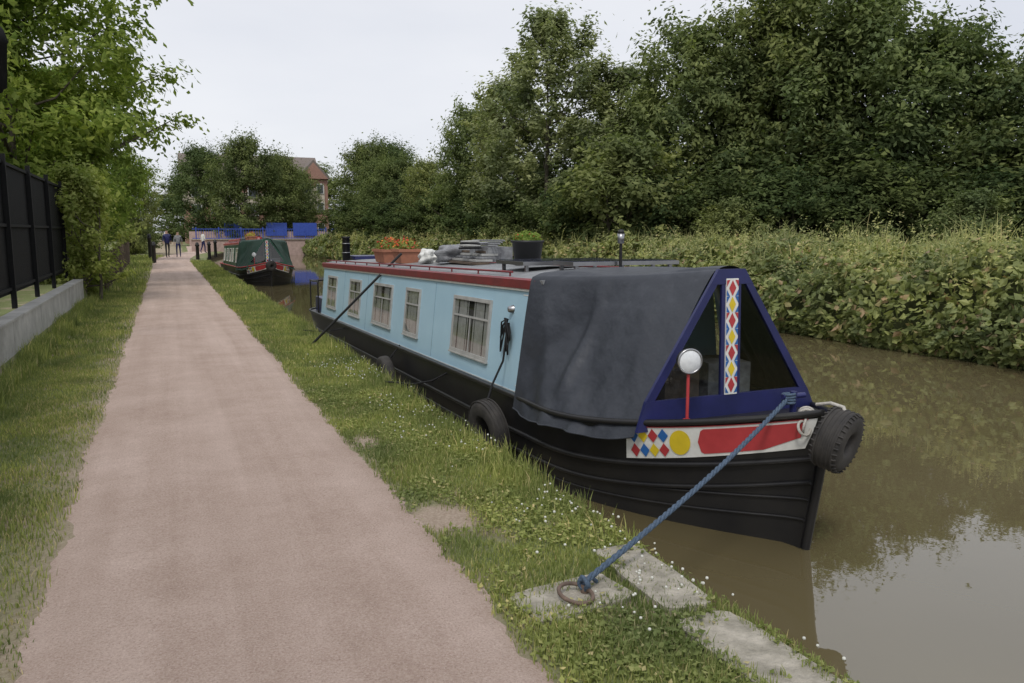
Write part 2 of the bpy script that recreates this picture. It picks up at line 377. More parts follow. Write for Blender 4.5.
for a in [(12000,-1.3,-.55,2.5,12,.030,.0025,keepL,.0),(7000,-1.4,-.55,12,30,.05,.004,keepL,.0),(7000,1.15,1.8,1.5,9,.028,.0025,keepR,.2),(6000,1.15,1.8,9,30,.05,.004,keepR,.2)]:
    P,h,w=scatter(*a); V,Q=bladequads(P,h,w,1.6); parts.append((V,Q,1))
n=26000; x=1.22+1.0*rng.random(n); y=1.2+11*rng.random(n)**1.3; k=keepR(x,y,rng.random(n))&(fb(y*4,x*5,12)>-.1); x=x[k];y=y[k];n=len(x)
P=np.stack([x,y,.012+.035*rng.random(n)],1); s=.008+.010*rng.random(n)
V,Q=leaves(rng,P,rng.normal(size=(n,3))*.35+np.array([0,0,1]),s,s*.7); parts.append((V,Q,0))
V,Q,mi=combine(parts); link('verge_grass',npmesh('verge_grass',V,Q,mi,['grass','straw']))
n=420; x=1.5+.75*rng.random(n)**.6; y=2+9*rng.random(n); k=(fb(y*2.4,x*2,4)>-.1)&keepR(x,y,np.ones(n)); x=x[k];y=y[k]
b_=MB()
for X,Y in zip(x,y):
    z=.04+.05*random.random(); r=.005+.004*random.random()
    b_.revolve((X,Y,z),(0,0,1),[(0,-r),(r,-.2*r),(r*.8,.6*r),(0,r)],'flower_w',6)
b_.build('clover_flowers')
b_=MB()
for cx,cy,sx_,sy_,rz in SLABS:
    n=30; c=math.cos(rz); s=math.sin(rz); top=[];bot=[]
    for i in range(n):
        t=2*math.pi*i/n; e=.30
        px=math.copysign(abs(math.cos(t))**e,math.cos(t))*sx_/2*(1+.04*random.uniform(-1,1)); py=math.copysign(abs(math.sin(t))**e,math.sin(t))*sy_/2*(1+.02*random.uniform(-1,1))
        top.append((cx+px*c-py*s,cy+px*s+py*c,.022+.005*random.random())); bot.append((cx+(px*c-py*s)*1.0,cy+(px*s+py*c)*1.0,-.3 if cx>1.9 else -.05))
    b_.add(top+bot,[tuple(range(n))]+[(i,i+n,(i+1)%n+n,(i+1)%n) for i in range(n)],'stone')
b_.build('coping_stones')
b_=MB(); y=-2
while y<46:
    l=.55+.5*random.random(); b_.box((2.2+.05*float(fb((y+l/2)*1.7,0,2)),y+l/2,-.42),(.1,l-.02,.66),'stone'); y+=l
b_.build('canal_bank_wall')

# ------------------------------------------------------------------ trees
tA=tree_mesh('ash_tree_mesh',1,9,3.6,.4,330,34000,.108,'leafA',.17,.15,.51,.8)
tB=tree_mesh('willow_tree_mesh',2,10,2.7,.6,300,30000,.094,'leafB',.13,.14,.62,.78,2,.9)
tC=tree_mesh('maple_tree_mesh',5,9,4.2,2.2,300,44000,.100,'leafC',.17,.14,.5,.9,1,.1,.5)
tD=tree_mesh('dark_tree_mesh',7,9,3.8,.3,320,32000,.112,'leafD',.18,.15,.5,.8)
tS=tree_mesh('bush_mesh',9,3,1.7,.1,140,9000,.09,'leafE',.05,.2,.5,.8,3)
tG=tree_mesh('elder_mesh',19,3,1.5,.1,120,9000,.085,'leafA',.05,.2,.6,.8,3,.8)
tY=tree_mesh('shrub_mesh',12,3,1.0,.05,110,11000,.055,'shrub',.04,.22,.5,.75,3,.8)
def T(name,me,H0,x,y,z,H,rz,wf=1.):
    s=(H-z)/H0; link(name,me,(x,y,z-.05),rz,(s*wf,s*wf,s))
for nm,me,H0,x,y,H,rz,wf in [
 ('ash_tree',tA,9,14.9,39.3,8.2,1,.8),('willow_tree',tB,10,14.9,30.7,10.9,.5,1.05),('willow_tree',tB,10,14.9,34.6,8.8,2.5,1.1),
 ('willow_tree',tB,10,17.1,28.4,8.4,2,1.2),('ash_tree',tA,9,18.4,25.2,9.4,3.3,.9),('dark_green_tree',tD,9,20.5,23.2,10.5,.3,.85),
 ('ash_tree',tA,9,21.8,20.8,9.9,4.4,.9),('dark_green_tree',tD,9,23.8,19.3,8.6,2.1,.95),('ash_tree',tA,9,25.4,16.7,7.6,5.4,1),
 ('dark_green_tree',tD,9,26,13.8,8.1,4,1),('ash_tree',tA,9,26.5,10.0,9.0,1.4,1),
 ('ash_tree',tA,9,14.6,46.2,6.0,.7,.9),('dark_green_tree',tD,9,14.8,54,6.8,1.7,.9),('dark_green_tree',tD,9,15.5,62,7.4,2.7,.9),
 ('dark_green_tree',tD,9,20,33,7.6,5.,1.1),('dark_green_tree',tD,9,25,27.5,9.6,5.6,1.1)]:
    T(nm,me,H0,x,y,1.0,H,rz,wf)
for i,(x,y,H) in enumerate([(14.2,24.4,3.9),(15.2,22.6,3.3),(16.2,21.0,3.0),(17.4,19.6,3.4),(18.8,18.2,3.1),(20.2,16.8,3.4),(21.4,15.2,3.2),(22.4,13.4,3.6),(23,11.4,3.3),(14.0,28,3.2),(13.8,33,3.3),(13.6,37,3.0),(13.4,42,3.4),(13.4,47,3.3),(18,21.8,4.3),(20.4,19.2,4.4),(23,16.3,4.4),(13.4,52,3.4),(13.4,58,3.6),(13.6,64,3.8)]):
    T('bush',tS,3,x,y,1.0,H,i*1.3,1.2)
for i,(x,y,H) in enumerate([(13.9,22.9,4.6),(15.4,19.3,2.6),(13.3,26.0,2.7),(19.4,14.6,2.7),(12.9,31,2.4),(22.8,10.2,3.6)]):
    T('elder_bush',tG,3,x,y,.9,H,i*1.9,1.05)
T('maple_tree',tC,9,-3.9,27.5,.1,10.5,.4,.88)
T('maple_tree',tC,9,-7.4,20.5,.4,10.4,2.4,.85)
T('maple_tree',tC,9,-4.4,39,.1,8.6,1.9,.68)
T('maple_tree',tC,9,-3.6,50,0,8.0,3.1,.66)
T('ash_tree',tA,9,-2.2,62,0,6.8,3.1,.65)
T('yellow_shrub',tY,3,-1.95,21.6,.15,3.3,.4,.95)
T('yellow_shrub',tY,3,-2.2,24.0,.1,2.7,2.4,1.0)
T('bush',tS,3,-5.4,30,0,2.0,1,1); T('bush',tS,3,-5.0,40,0,2.0,2,1.1); T('bush',tS,3,-4.2,52,0,2.0,3,1.1);T('bush',tS,3,-1.9,68,0,2.3,.6,1.2)
T('dark_green_tree',tD,9,7.0,79,.3,10.6,1.1,.75); T('dark_green_tree',tD,9,10.6,82,.3,9.4,3.1,.75);T('dark_green_tree',tD,9,3.6,84,.3,10.0,4.1,.8);T('ash_tree',tA,9,13.2,86,.3,8.2,2.1,.7)
T('dark_green_tree',tD,9,18.6,79,.3,10.6,2.1,.72); T('dark_green_tree',tD,9,21.8,82,.3,11,4.1,.85); T('bush',tS,3,24,76,.3,4,0,1.4);T('bush',tS,3,20,75.5,.3,3.2,0,1.4)
dt=empty('distant_trees')
k=0
for x in range(-60,110,13):
    k+=1; s=1.35+.3*math.sin(k*2.1)
    link('tree_clump_%d'%k,[tD,tA][k%2],(x+2*math.sin(k),125+6*math.sin(k*1.7),0),k*1.1,(s*1.7,s*1.7,s*.78),dt)
for i in range(7):
    link('tree_clump_l%d'%i,[tD,tC][i%2],(-14-3*math.sin(i*2.)-i*.6,22+i*12,.1),i*1.7,(1.1,1.1,.95),dt)

# ------------------------------------------------------------------ offside hedge
rng=np.random.default_rng(5)
prof=np.array([(11.35,-.33),(11.12,.0),(11.15,.32),(11.4,.68),(11.85,.95),(12.5,1.12),(13.4,1.20),(14.6,1.22),(16.5,1.2)])
seg=np.linalg.norm(np.diff(prof,axis=0),axis=1); cum=np.concatenate([[0],np.cumsum(seg)]); 
def hsurf(s,y):
    X=np.interp(s,cum,prof[:,0]); Z=np.interp(s,cum,prof[:,1]); k=np.clip(s/1.2,0.15,1)
    l=.30*fb(y*1.1,s*1.3,3)+.24*fb(y*2.7,s*3.1,8)
    return X-l*k*(s<3.2)+.12*fb(y*.5,0,5)+.25*np.maximum(0,fb(y*.37,0,1)), Z+.8*l*k
n=100000; y=-1+73*rng.random(n)**1.55; s=cum[-1]*rng.random(n)**1.25
X,Z=hsurf(s,y); dp=np.abs(rng.normal(size=n))*.15-.03
lobes=rng.normal(size=(n,3))
P=np.stack([X+dp*.8,y,Z-dp*.5+.05*rng.normal(size=n)],1)
Nn=np.stack([-.7+0*X,0*X,.7+0*X],1)+lobes*.65
ls=(.032+.06*rng.random(n))*(1+y/50)
V,Q=leaves(rng,P,Nn,ls,ls*.62); parts=[(V,Q,0)]
for i in range(520):
    y0=-1+50*rng.random()**1.3; s0=.3+2.8*rng.random(); x0,z0=hsurf(np.array([s0]),np.array([y0])); x0=x0[0];z0=z0[0]
    L=.3+.6*rng.random(); dy=rng.normal()*.6; m_=24; t=np.linspace(0,1,m_)
    Pp=np.stack([x0-L*t*.6,y0+dy*L*t,z0+L*(1.1*t-1.1*t*t)],1)+rng.normal(size=(m_,3))*.03
    l=(.04+.025*rng.random(m_))*(1+y0/50); V,Q=leaves(rng,Pp,rng.normal(size=(m_,3))*.5+np.array([-.4,0,.8]),l,l*.6); parts.append((V,Q,0))
for i in range(3800):
    y0=1+60*rng.random()**1.3; s0=cum[3]+(cum[-1]-cum[3])*rng.random()**1.3; x0,z0=hsurf(np.array([s0]),np.array([y0])); hh=(.2+.5*rng.random()**1.6)*(1+.6*float(fb(y0*1.3,s0,3)))
    m_=12; t=rng.random(m_); ln=rng.normal()*.14; Pp=np.stack([x0[0]+.045*rng.normal(size=m_),y0+.045*rng.normal(size=m_)+ln*t,z0[0]+hh*t],1)
    l=(.03+.02*rng.random(m_))*(1+y0/45)*(1.3-.8*t); V,Q=leaves(rng,Pp,rng.normal(size=(m_,3))*.4+np.array([-.3,0,.8]),l,l*.42); parts.append((V,Q,1))
n=10000; y=0+70*rng.random(n)**1.4; s=cum[4]+ (cum[-1]-cum[4])*rng.random(n); X,Z=hsurf(s,y)
h=(.2+.45*rng.random(n))*(1+.6*fb(y,X,3)); w=(.005+.004*rng.random(n))*(1+y/30)
P=np.stack([X,y,Z-.08],1); V,Q=bladequads(P,h,w,.7); parts.append((V,Q,1))
V,Q,mi=combine(parts); link('bramble_hedge',npmesh('bramble_hedge',V,Q,mi,['hedge','tallgrass']))

# ------------------------------------------------------------------ narrowboat
CX=3.64;YS=3.57;L=13.78
def sh(Y): return -.0205*max(Y-5.8,0)
def wg(u):
    a=1-(1-min(u/1.85,1))**1.85; e=L-u
    if e<1.2: a*=math.sqrt(max(0,1-(1-e/1.2)**2))
    return max(1.04*a,.045)
def wb(u):
    a=1-(1-min(max(u-.12,0)/2.7,1))**1.9; e=L-u
    if e<2.2: a*=math.sqrt(max(0,1-(1-e/2.2)**2))
    return max(1.0*a,.03)
def ztop(u): return .30+.27*max(0,1-u/2.)**2.2+sh(YS+u)
def hull0(u,z,side):
    zt=ztop(u); t=max(0,(zt-z)/(zt+.6)); w=wg(u)+(wb(u)-wg(u))*t**1.15
    return Vector((CX+side*w,YS+u+.17*(.57-z)*max(0,1-u/1.5),z))
def hull(u,z,side,off=0):
    p=hull0(u,z,side)
    if off:
        d=hull0(u+.01,z,side)-hull0(max(u-.01,0),z,side); n=Vector((d.y,-d.x,0)).normalized()
        if n.x*side<0: n=-n
        p=p+n*off
    return p
def narrowboat(name,loc,st):
    E=empty(name,loc)
    us=[0,.03,.08]+list(np.linspace(.15,2.2,22))+list(np.linspace(2.5,L-2.3,12))+list(np.linspace(L-2.1,L,14))
    b=MB(); nz=10
    for side in(-1,1):
        Vv=[];
        for u in us:
            for k in range(nz): z=ztop(u)+(-.6-ztop(u))*k/(nz-1); Vv.append(hull0(u,z,side))
        F=[(i*nz+k,i*nz+k+1,(i+1)*nz+k+1,(i+1)*nz+k) for i in range(len(us)-1) for k in range(nz-1)]
        b.add(Vv,F,st.get('hull','black'),True)
    st_l=[hull0(0,.57+(-.6-.57)*k/9,-1) for k in range(10)]; st_r=[hull0(0,.57+(-.6-.57)*k/9,1) for k in range(10)]
    b.add(st_l+st_r,[(k,k+1,k+11,k+10) for k in range(9)],'black')
    Vv=[]
    for u in us: Vv+= [hull0(u,ztop(u)-.01,-1),hull0(u,ztop(u)-.01,1)]
    b.add(Vv,[(2*i,2*i+1,2*i+3,2*i+2) for i in range(len(us)-1)],'black')
    b.build('hull',E)
    b=MB()
    uu=[0]+list(np.linspace(.05,2.2,26))+list(np.linspace(2.5,L-1.5,12))+list(np.linspace(L-1.3,L-.01,12))
    for side in(-1,1):
        b.tube([hull(u,ztop(u),side,.005) for u in uu],.022,st.get('gun','black'),8)
        b.tube([hull(u,ztop(u)-.30,side,.006) for u in uu if u<L-.4],.02,'black',6)
        b.tube([hull(u,ztop(u)-.46,side,.004) for u in uu if u<L-1],.016,'black',6)
        b.tube([hull(u,-.27+.12*max(0,1-u/2.5)**2,side,.004) for u in uu if u<3.6],.010,'black',6)
        b.tube([hull(u,-.17+.16*max(0,1-u/2.5)**2,side,.004) for u in uu if u<3.6],.010,'black',6)
    b.tube([Vector((CX,p.y-.015,p.z)) for p in st_l],.028,'black',8)
    b.build('rubbing_strakes',E)
    b=MB()
    def P(u,v,side,off): 
        zt=ztop(u); return hull(u,zt-.032-(1-v)*(.235-.045*max(0,1-u/1.1)),side,off)
    def grid(u0,u1,v0,v1,side,mt,off,nu=20,nv=3,sl=0):
        Vv=[P(u0+(u1-u0)*i/nu+sl*(v0+(v1-v0)*j/nv),v0+(v1-v0)*j/nv,side,off) for i in range(nu+1) for j in range(nv+1)]
        b.add(Vv,[(i*(nv+1)+j,i*(nv+1)+j+1,(i+1)*(nv+1)+j+1,(i+1)*(nv+1)+j) for i in range(nu) for j in range(nv)],mt,True)
    S=-.08
    for side in(-1,1):
        grid(.075,1.13+S,0,1,side,'white',.006,sl=-.04)
        # red band nearly filling the panel: thin white line above and below, rounded aft end
        n_=30; up_=[];lo_=[]
        for i in range(n_+1):
            t=i/n_; u=.10+(.665+S-.10)*t; e=math.sqrt(max(0,1-max(0,(t-.93)/.07)**2))
            hi=.91; lo=.10+.30*max(0,1-t*3.0)
            mid=(hi+lo)/2; up_.append(P(u,mid+(hi-mid)*e,side,.010)); lo_.append(P(u,mid-(mid-lo)*e,side,.010))
        b.add(up_+lo_,[(i,i+1,n_+2+i,n_+1+i) for i in range(n_)],'red',True)
        cu,cv=.765+S,.5; ring=[P(cu+.060*math.cos(t),cv+.40*math.sin(t),side,.012) for t in np.linspace(0,2*math.pi,25)[:-1]]
        b.add([P(cu,cv,side,.012)]+ring,[(0,i+1,(i+1)%24+1) for i in range(24)],'yellow')
        cols=['red','pblue','yellow']; du=.063
        for i in range(4):
            for j in range(2):
                c_u=1.05+S-i*du; c_v=.27+.46*j
                q=[P(c_u-du/2,c_v,side,.012),P(c_u,c_v+.22,side,.012),P(c_u+du/2,c_v,side,.012),P(c_u,c_v-.22,side,.012)]
                b.add(q,[(0,1,2,3)],cols[(i+j)%3])
        b.tube([P(u,1.0,side,.008) for u in np.linspace(.08,1.0,20)],.004,'red',5)
    b.build('painted_bow_panels',E)
    Y0,Y1=5.84,15.6; cbz,ctz=.27,1.225
    Ys=list(np.linspace(Y0,Y1,14))
    def extr(b,sec,Ys,mt,closed=True,smooth=False,caps=True):
        k=len(sec); Vv=[(CX+x,Y,z+sh(Y)) for Y in Ys for x,z in sec]
        F=[(i*k+j,i*k+(j+1)%k,(i+1)*k+(j+1)%k,(i+1)*k+j) for i in range(len(Ys)-1) for j in range(k if closed else k-1)]
        b.add(Vv,F,mt,smooth)
        if caps: b.add(Vv[:k],[tuple(range(k))],mt); b.add(Vv[-k:],[tuple(range(k))],mt)
    def sx(z,off=0): return -(.94-.10*(z-cbz)/(ctz-cbz))-off
    b=MB()
    extr(b,[(-.94,cbz),(-.84,ctz),(.84,ctz),(.94,cbz)],Ys,st['cabin']); b.build('cabin',E)
    b=MB()
    extr(b,[(-.855,ctz+.004),(-.86,ctz+.035),(-.6,ctz+.075),(-.3,ctz+.10),(0,ctz+.11),(.3,ctz+.10),(.6,ctz+.075),(.86,ctz+.035),(.855,ctz+.004)],[Y0-.02]+Ys[1:-1]+[Y1+.02],'roofgrey')
    for s_ in(-1,1):
        extr(b,[(s_*.845,ctz-.045),(s_*.875,ctz-.045),(s_*.885,ctz+.03),(s_*.865,ctz+.045),(s_*.845,ctz+.04)],[Y0+.07]+Ys[1:-1]+[Y1+.03],st['trim'])
        extr(b,[(s_*(.852),ctz-.066),(s_*(.866),ctz-.066),(s_*(.866),ctz-.048),(s_*(.85),ctz-.048)],Ys,'white')
        extr(b,[(s_*.93,cbz+.0),(s_*.955,cbz),(s_*.95,cbz+.025),(s_*.93,cbz+.025)],Ys,st['trim2'])
        b.tube([(CX+s_*.79,Y,ctz+.085+sh(Y)) for Y in Ys if Y>6.3],.011,st['trim'],6)
        for Y in np.linspace(Y0+.8,Y1-.1,12): b.tube([(CX+s_*.79,Y,ctz+.04+sh(Y)),(CX+s_*.79,Y,ctz+.085+sh(Y))],.009,st['trim'],5)
    b.build('roof',E)
    b=MB(); g=MB()
    def sp(Y,z,s_,off): return (CX+(-sx(z,off) if s_>0 else sx(z,off)),Y,z+sh(Y))
    def sbar(Ya,Yb,za,zb,s_,o0,o1,mt,B=None):
        B=B or b
        Vv=[sp(Y,z,s_,o) for o in(o0,o1) for Y,z in((Ya,za),(Yb,za),(Yb,zb),(Ya,zb))]
        B.add(Vv,[(0,1,2,3),(4,5,6,7),(0,1,5,4),(1,2,6,5),(2,3,7,6),(3,0,4,7)],mt)
    for s_ in(-1,1):
        for (a,c) in[(6.88,7.93),(9.15,9.76),(10.42,11.45),(12.3,13.12),(14.2,15.05)]:
            z0,z1=.46,1.04; f=.035
            sbar(a-.0,c+.0,z0,z0+f,s_,-.01,.022,st['wf']); sbar(a,c,z1-f,z1,s_,-.01,.022,st['wf'])
            sbar(a,a+f,z0+f,z1-f,s_,-.01,.0205,st['wf']); sbar(c-f,c,z0+f,z1-f,s_,-.01,.0205,st['wf'])
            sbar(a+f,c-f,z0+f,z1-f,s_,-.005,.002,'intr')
            zt_=z1-f-.17
            sbar(a+f,c-f,zt_,zt_+.018,s_,.002,.019,st['wf'])
            if c-a>.7: 
                mid=(a+c)/2; sbar(mid-.01,mid+.01,z0+f,zt_,s_,.002,.018,st['wf'])
            n=44; Vv=[]
            for i in range(n+1):
                Y=a+f+(c-a-2*f)*i/n; o=.007+.003*math.sin(i*1.3)
                Vv+= [sp(Y,z0+f,s_,o),sp(Y,z1-f,s_,o)]
            F=[(2*i,2*i+1,2*i+3,2*i+2) for i in range(n) if (i<n*.42 or i>n*.56 or (c-a)<.7) and not i%11==5]
            b.add(Vv,F,'curtain',True)
            g.add([sp(a+f,z0+f,s_,.014),sp(c-f,z0+f,s_,.014),sp(c-f,z1-f,s_,.014),sp(a+f,z1-f,s_,.014)],[(0,1,2,3)],'glass')
            sbar(a-.01,c+.01,z0-.014,z0-.001,s_,.0,.03,st['wf'])
        for (Ya,Yb,za,zb) in[(5.97,5.985,.34,1.13),(5.97,6.2,.34,.35),(5.97,6.2,1.12,1.13)]: sbar(Ya,Yb,za,zb,s_,.001,.003,'white')
        for Y in(8.6,11.9,13.6): sbar(Y,Y+.010,.31,1.14,s_,.0,.002,st.get('line',st['cabin']))
        b.revolve(sp(6.4,.99,s_,0),(s_,0,0),[(0,.05),(.025,.045),(.038,.0)],'steel',12)
    b.build('windows',E); g.build('window_glass',E)
    # canvas cover
    b=MB(); nu,nv=64,48; Vv=[]
    for i in range(nu+1):
        t=i/nu
        for j in range(-nv,nv+1):
            q=abs(j)/nv; s_=1 if j>=0 else -1
            ridw=.80*(1-t)+.08*t; ridz=1.352*(1-t)+1.41*t; corw=.895*(1-t)+.13*t; corz=(ctz+.055)*(1-t)+1.38*t
            yt=5.95*(1-t)+4.56*t; yb=5.90*(1-t)+4.50*t
            u=yb-YS; hw=wg(max(u,.2))+.045; hz=ztop(u)-.085-.02*math.sin(t*9)-.03*math.sin(t*math.pi)
            if q<.3: k=q/.3; x=k*ridw; z=ridz-(ridz-corz)*.45*k*k; Y=yt
            elif q<.36:
                k=(q-.3)/.06; x=ridw+(corw-ridw)*k; z=ridz-(ridz-corz)*(.45+.55*k); Y=yt
            else:
                k=(q-.36)/.64; x=corw+(hw-corw)*k**.92; z=corz+(hz-corz)*k; Y=yt+(yb-yt)*k
                sag=math.sin(math.pi*k); e_=math.sin(math.pi*t)**.5 if 0<t<1 else 0
                x-= .07*sag*math.sin(math.pi*min(1,t*1.02))
                a1=10*t-5*k+.9*math.sin(3*k+s_); a2=8*t+7*k; a3=26*t-9*k*k
                x+= .046*sag*(1-abs(math.sin(a1*.5)))*2*e_*(1-.35*t)
                x-= .036*sag*(1-abs(math.sin(a2*.5+.6)))*2*e_*(1-t)
                x+= .013*math.sin(a3)*k*k*e_ + .008*math.sin(47*t+9*k)*k*e_
                x+= .04*math.exp(-((t-.45)/.04)**2)*math.sin(math.pi*k**.8)
                z+= .012*math.sin(8*t+6*k)*sag
            z+= -.03*math.sin(math.pi*t)*(1-q)*(q<.5) + .012*math.sin(9*t)*(q<.3)
            Vv.append((CX+s_*x,Y,z))
    w_=2*nv+1
    b.add(Vv,[(i*w_+j,i*w_+j+1,(i+1)*w_+j+1,(i+1)*w_+j) for i in range(nu) for j in range(w_-1)],st['cover'],True)
    for jj in(0,w_-1): b.tube([Vv[i*w_+jj] for i in range(nu+1)],.007,st['cover'],5)
    b.build('canvas_cover',E)
    # cratch board
    b=MB(); g=MB()
    zb,zt_=.43,1.385
    def C(x,z,off=0): return (CX-.03+x,4.49+.03*(z-.44)/.95-off,z)
    def cpoly(pts,o0,o1,mt):
        n=len(pts); Vv=[C(x,z,o0) for x,z in pts]+[C(x,z,o1) for x,z in pts]
        b.add(Vv,[tuple(range(n)),tuple(range(n,2*n))]+[(i,(i+1)%n,(i+1)%n+n,i+n) for i in range(n)],mt)
    def hwz(z): return .755+(.12-.755)*(z-zb)/(zt_-zb)
    zl=zb+.085
    cpoly([(-.77,zb-.12),(.80,zb-.12),(hwz(zl),zl),(-hwz(zl),zl)],0,.03,st['frame'])
    cpoly([(-hwz(1.29),1.29),(hwz(1.29),1.29),(.115,zt_+.01),(-.115,zt_+.01)],0,.028,st['frame'])
    for s_ in(-1,1):
        cpoly([(s_*hwz(zl),zl),(s_*(hwz(zl)-.07),zl),(s_*(hwz(1.29)-.06),1.29),(s_*hwz(1.29),1.29)],0,.026,st['frame'])
        cpoly([(s_*.052,zl),(s_*.082,zl),(s_*.082,1.29),(s_*.052,1.29)],0,.024,st['frame'])
        pane=[(s_*.082,zl),(s_*(hwz(zl)-.07),zl),(s_*(hwz(1.29)-.06),1.29),(s_*.082,1.29)]
        g.add([C(x,z,.012) for x,z in pane],[(0,1,2,3)],'glass')
    cpoly([(-.052,zl),(.052,zl),(.052,1.33),(-.052,1.33)],.0,.033,'white')
    nd=7; z0=zl+.01; dh=(1.32-z0)/nd
    for i in range(nd):
        zc=z0+dh*(i+.5)
        b.add([C(-.030,zc,.036),C(0,zc+dh*.48,.036),C(.030,zc,.036),C(0,zc-dh*.48,.036)],[(0,1,2,3)],['red','yellow'][i%2])
        for s_ in(-1,1):
            zz=z0+dh*i
            b.add([C(s_*.050,zz+.004,.036),C(s_*.022,zz,.036),C(s_*.050,zz+dh*.42,.036)],[(0,1,2)],'pblue')
            b.add([C(s_*.050,zz+dh*.58,.036),C(s_*.022,zz+dh,.036),C(s_*.050,zz+dh*.98,.036)],[(0,1,2)],'pblue' if i%2 else 'red')
    b.build('cratch_board',E); g.build('cratch_glass',E)
    b=MB(); b.box((CX-.3,5.0,.55),(.4,.5,.4),'wood',rz=.3); b.box((CX+.35,5.1,.5),(.35,.4,.3),'tarp',rz=-.2); b.box((CX+.1,5.55,.75),(.3,.04,.5),'lightgrey'); b.build('well_deck_items',E)
    # fender tyre hung over the stem
    b=MB(); tp=[]
    ax=Vector((-.36,.90,.22)).normalized(); c0=Vector((CX-.02,3.485,.42))
    for i in range(26):
        t=2*math.pi*i/26; ca,sa=math.cos(t),math.sin(t); e=.6; tp.append((.120+.068*math.copysign(abs(ca)**e,ca),.088*math.copysign(abs(sa)**e,sa)))
    b.revolve(c0,ax,tp,'rubber',34,True)
    for h in np.linspace(-.055,.055,5): b.torus(c0+ax*h,ax,.187,.0065,'rubber',34,6)
    for k in range(30):
        a=2*math.pi*k/30; u=ax.orthogonal().normalized(); w2=ax.cross(u); d=u*math.cos(a)+w2*math.sin(a)
        for sgn in(-1,1): b.tube([c0+d*.188+ax*sgn*.055,c0+d*.176+ax*sgn*.083],.006,'rubber',4)
    b.tube([(CX-.02,3.66,.60),(CX-.02,3.55,.63),(CX,3.47,.62),(CX,3.40,.5)],.012,'ropewht',6)
    for k in range(6): b.torus((CX-.11+.022*k,3.66+.02*k,.46+.012*k),(math.sin(k),-1,.5*math.cos(k*2)),.045,.009,'ropewht',18,6)
    b.build('bow_fender_tyre',E)
    b=MB()
    b.tube([(CX,3.88,.47),(CX,3.88,.64)],.022,'navy',8); b.tube([(CX-.09,3.88,.61),(CX+.09,3.88,.61)],.018,'navy',8)
    lx,ly,lz=3.12,4.29,.81
    b.tube([(lx,ly,.36),(lx,ly,lz-.09)],.011,'red',8); b.box((lx,ly,.41),(.04,.04,.02),'red')
    ax=Vector((-.25,-1,.0)).normalized()
    b.revolve(Vector((lx,ly,lz)),ax,[(0,-.10),(.05,-.09),(.08,-.02),(.085,.02),(.078,.03)],'black',24)
    b.torus(Vector((lx,ly,lz))+ax*.024,ax,.079,.008,'steel',28,8)
    b.revolve(Vector((lx,ly,lz)),ax,[(.079,.022),(.06,.034),(.03,.04),(0,.042)],'lens',24)
    b.build('headlamp',E)
    return E,sx,sp
blueboat,sx,sp=narrowboat('narrowboat',(0,0,0),dict(cabin='blue',trim='maroon',trim2='lightgrey',wf='lightgrey',cover='cover',frame='navy',line='blueline'))
gb,_,_=narrowboat('narrowboat',(-.1,27.0,0),dict(cabin='green',trim='red',trim2='red',wf='white',cover='covergreen',frame='green',gun='red'))
gb2,_,_=narrowboat('narrowboat',(1.2,42.5,0),dict(cabin='blue2',trim='red',trim2='red',wf='white',cover='cover',frame='red',gun='white'))
def rz(Y,x=0): return 1.225+.11-.12*(x/.86)**2*.7+sh(Y)
def leafblob(name,c,r,n,ls,matk,parent,flat=.8,seed=0):
    g_=np.random.default_rng(seed); d=unit(g_.normal(size=(n,3))); d[:,2]=np.abs(d[:,2])
    P=np.array(c)+d*(np.array(r))*(.5+.6*g_.random((n,1))); V,Q=leaves(g_,P,d+g_.normal(size=(n,3))*.5,ls,ls*.7)
    return link(name,npmesh(name,V,Q,None,[matk]),parent=parent)
def planters(parent,PL,tag):
    b=MB()
    for (x,y,l) in PL:
        z=rz(y,x); b.add([(CX+x-.12,y-l/2+.03,z),(CX+x+.12,y-l/2+.03,z),(CX+x+.12,y+l/2-.03,z),(CX+x-.12,y+l/2-.03,z),(CX+x-.16,y-l/2,z+.20),(CX+x+.16,y-l/2,z+.20),(CX+x+.16,y+l/2,z+.20),(CX+x-.16,y+l/2,z+.20)],
          [(0,1,2,3),(0,1,5,4),(1,2,6,5),(2,3,7,6),(3,0,4,7),(4,5,6,7)],'terra')
        b.box((CX+x,y,z+.185),(.345,l+.03,.04),'terra')
    b.build('roof_planters'+tag,parent)
    for i,(x,y,l) in enumerate([(a,c,l/2) for a,c,l in PL]):
        z=rz(y,x)+.21
        leafblob('planter_leaves_%d'%i,(CX+x,y,z),(.15,l,.13),500,.025,'shrub',parent,seed=i)
        leafblob('planter_red_flowers_%d'%i,(CX+x,y,z+.02),(.16,l,.15),90,.020,'flower_r',parent,seed=i+20)
        leafblob('planter_orange_flowers_%d'%i,(CX+x,y,z+.02),(.16,l,.15),70,.020,'flower_o',parent,seed=i+30)
planters(blueboat,[(-.45,12.3,.62),(-.42,11.35,.42),(-.2,13.1,.4)],'')
planters(gb,[(-.2,8.3,.7),(-.1,10.5,.7),(.1,12.5,.6)],'_b')
b=MB()
b.revolve((CX+.0,8.0,rz(8)),(0,0,1),[(0,0),(.14,0),(.17,.24),(.185,.245),(.185,.27),(.155,.27),(.15,.23),(0,.23)],'blackplastic',24)
b.build('roof_tub',blueboat)
leafblob('tub_leaves',(CX+.0,8.0,rz(8)+.26),(.16,.16,.11),500,.020,'leafC',blueboat,seed=5)
leafblob('tub_flowers',(CX+.0,8.0,rz(8)+.26),(.16,.16,.12),40,.012,'flower_r',blueboat,seed=6)
b=MB()
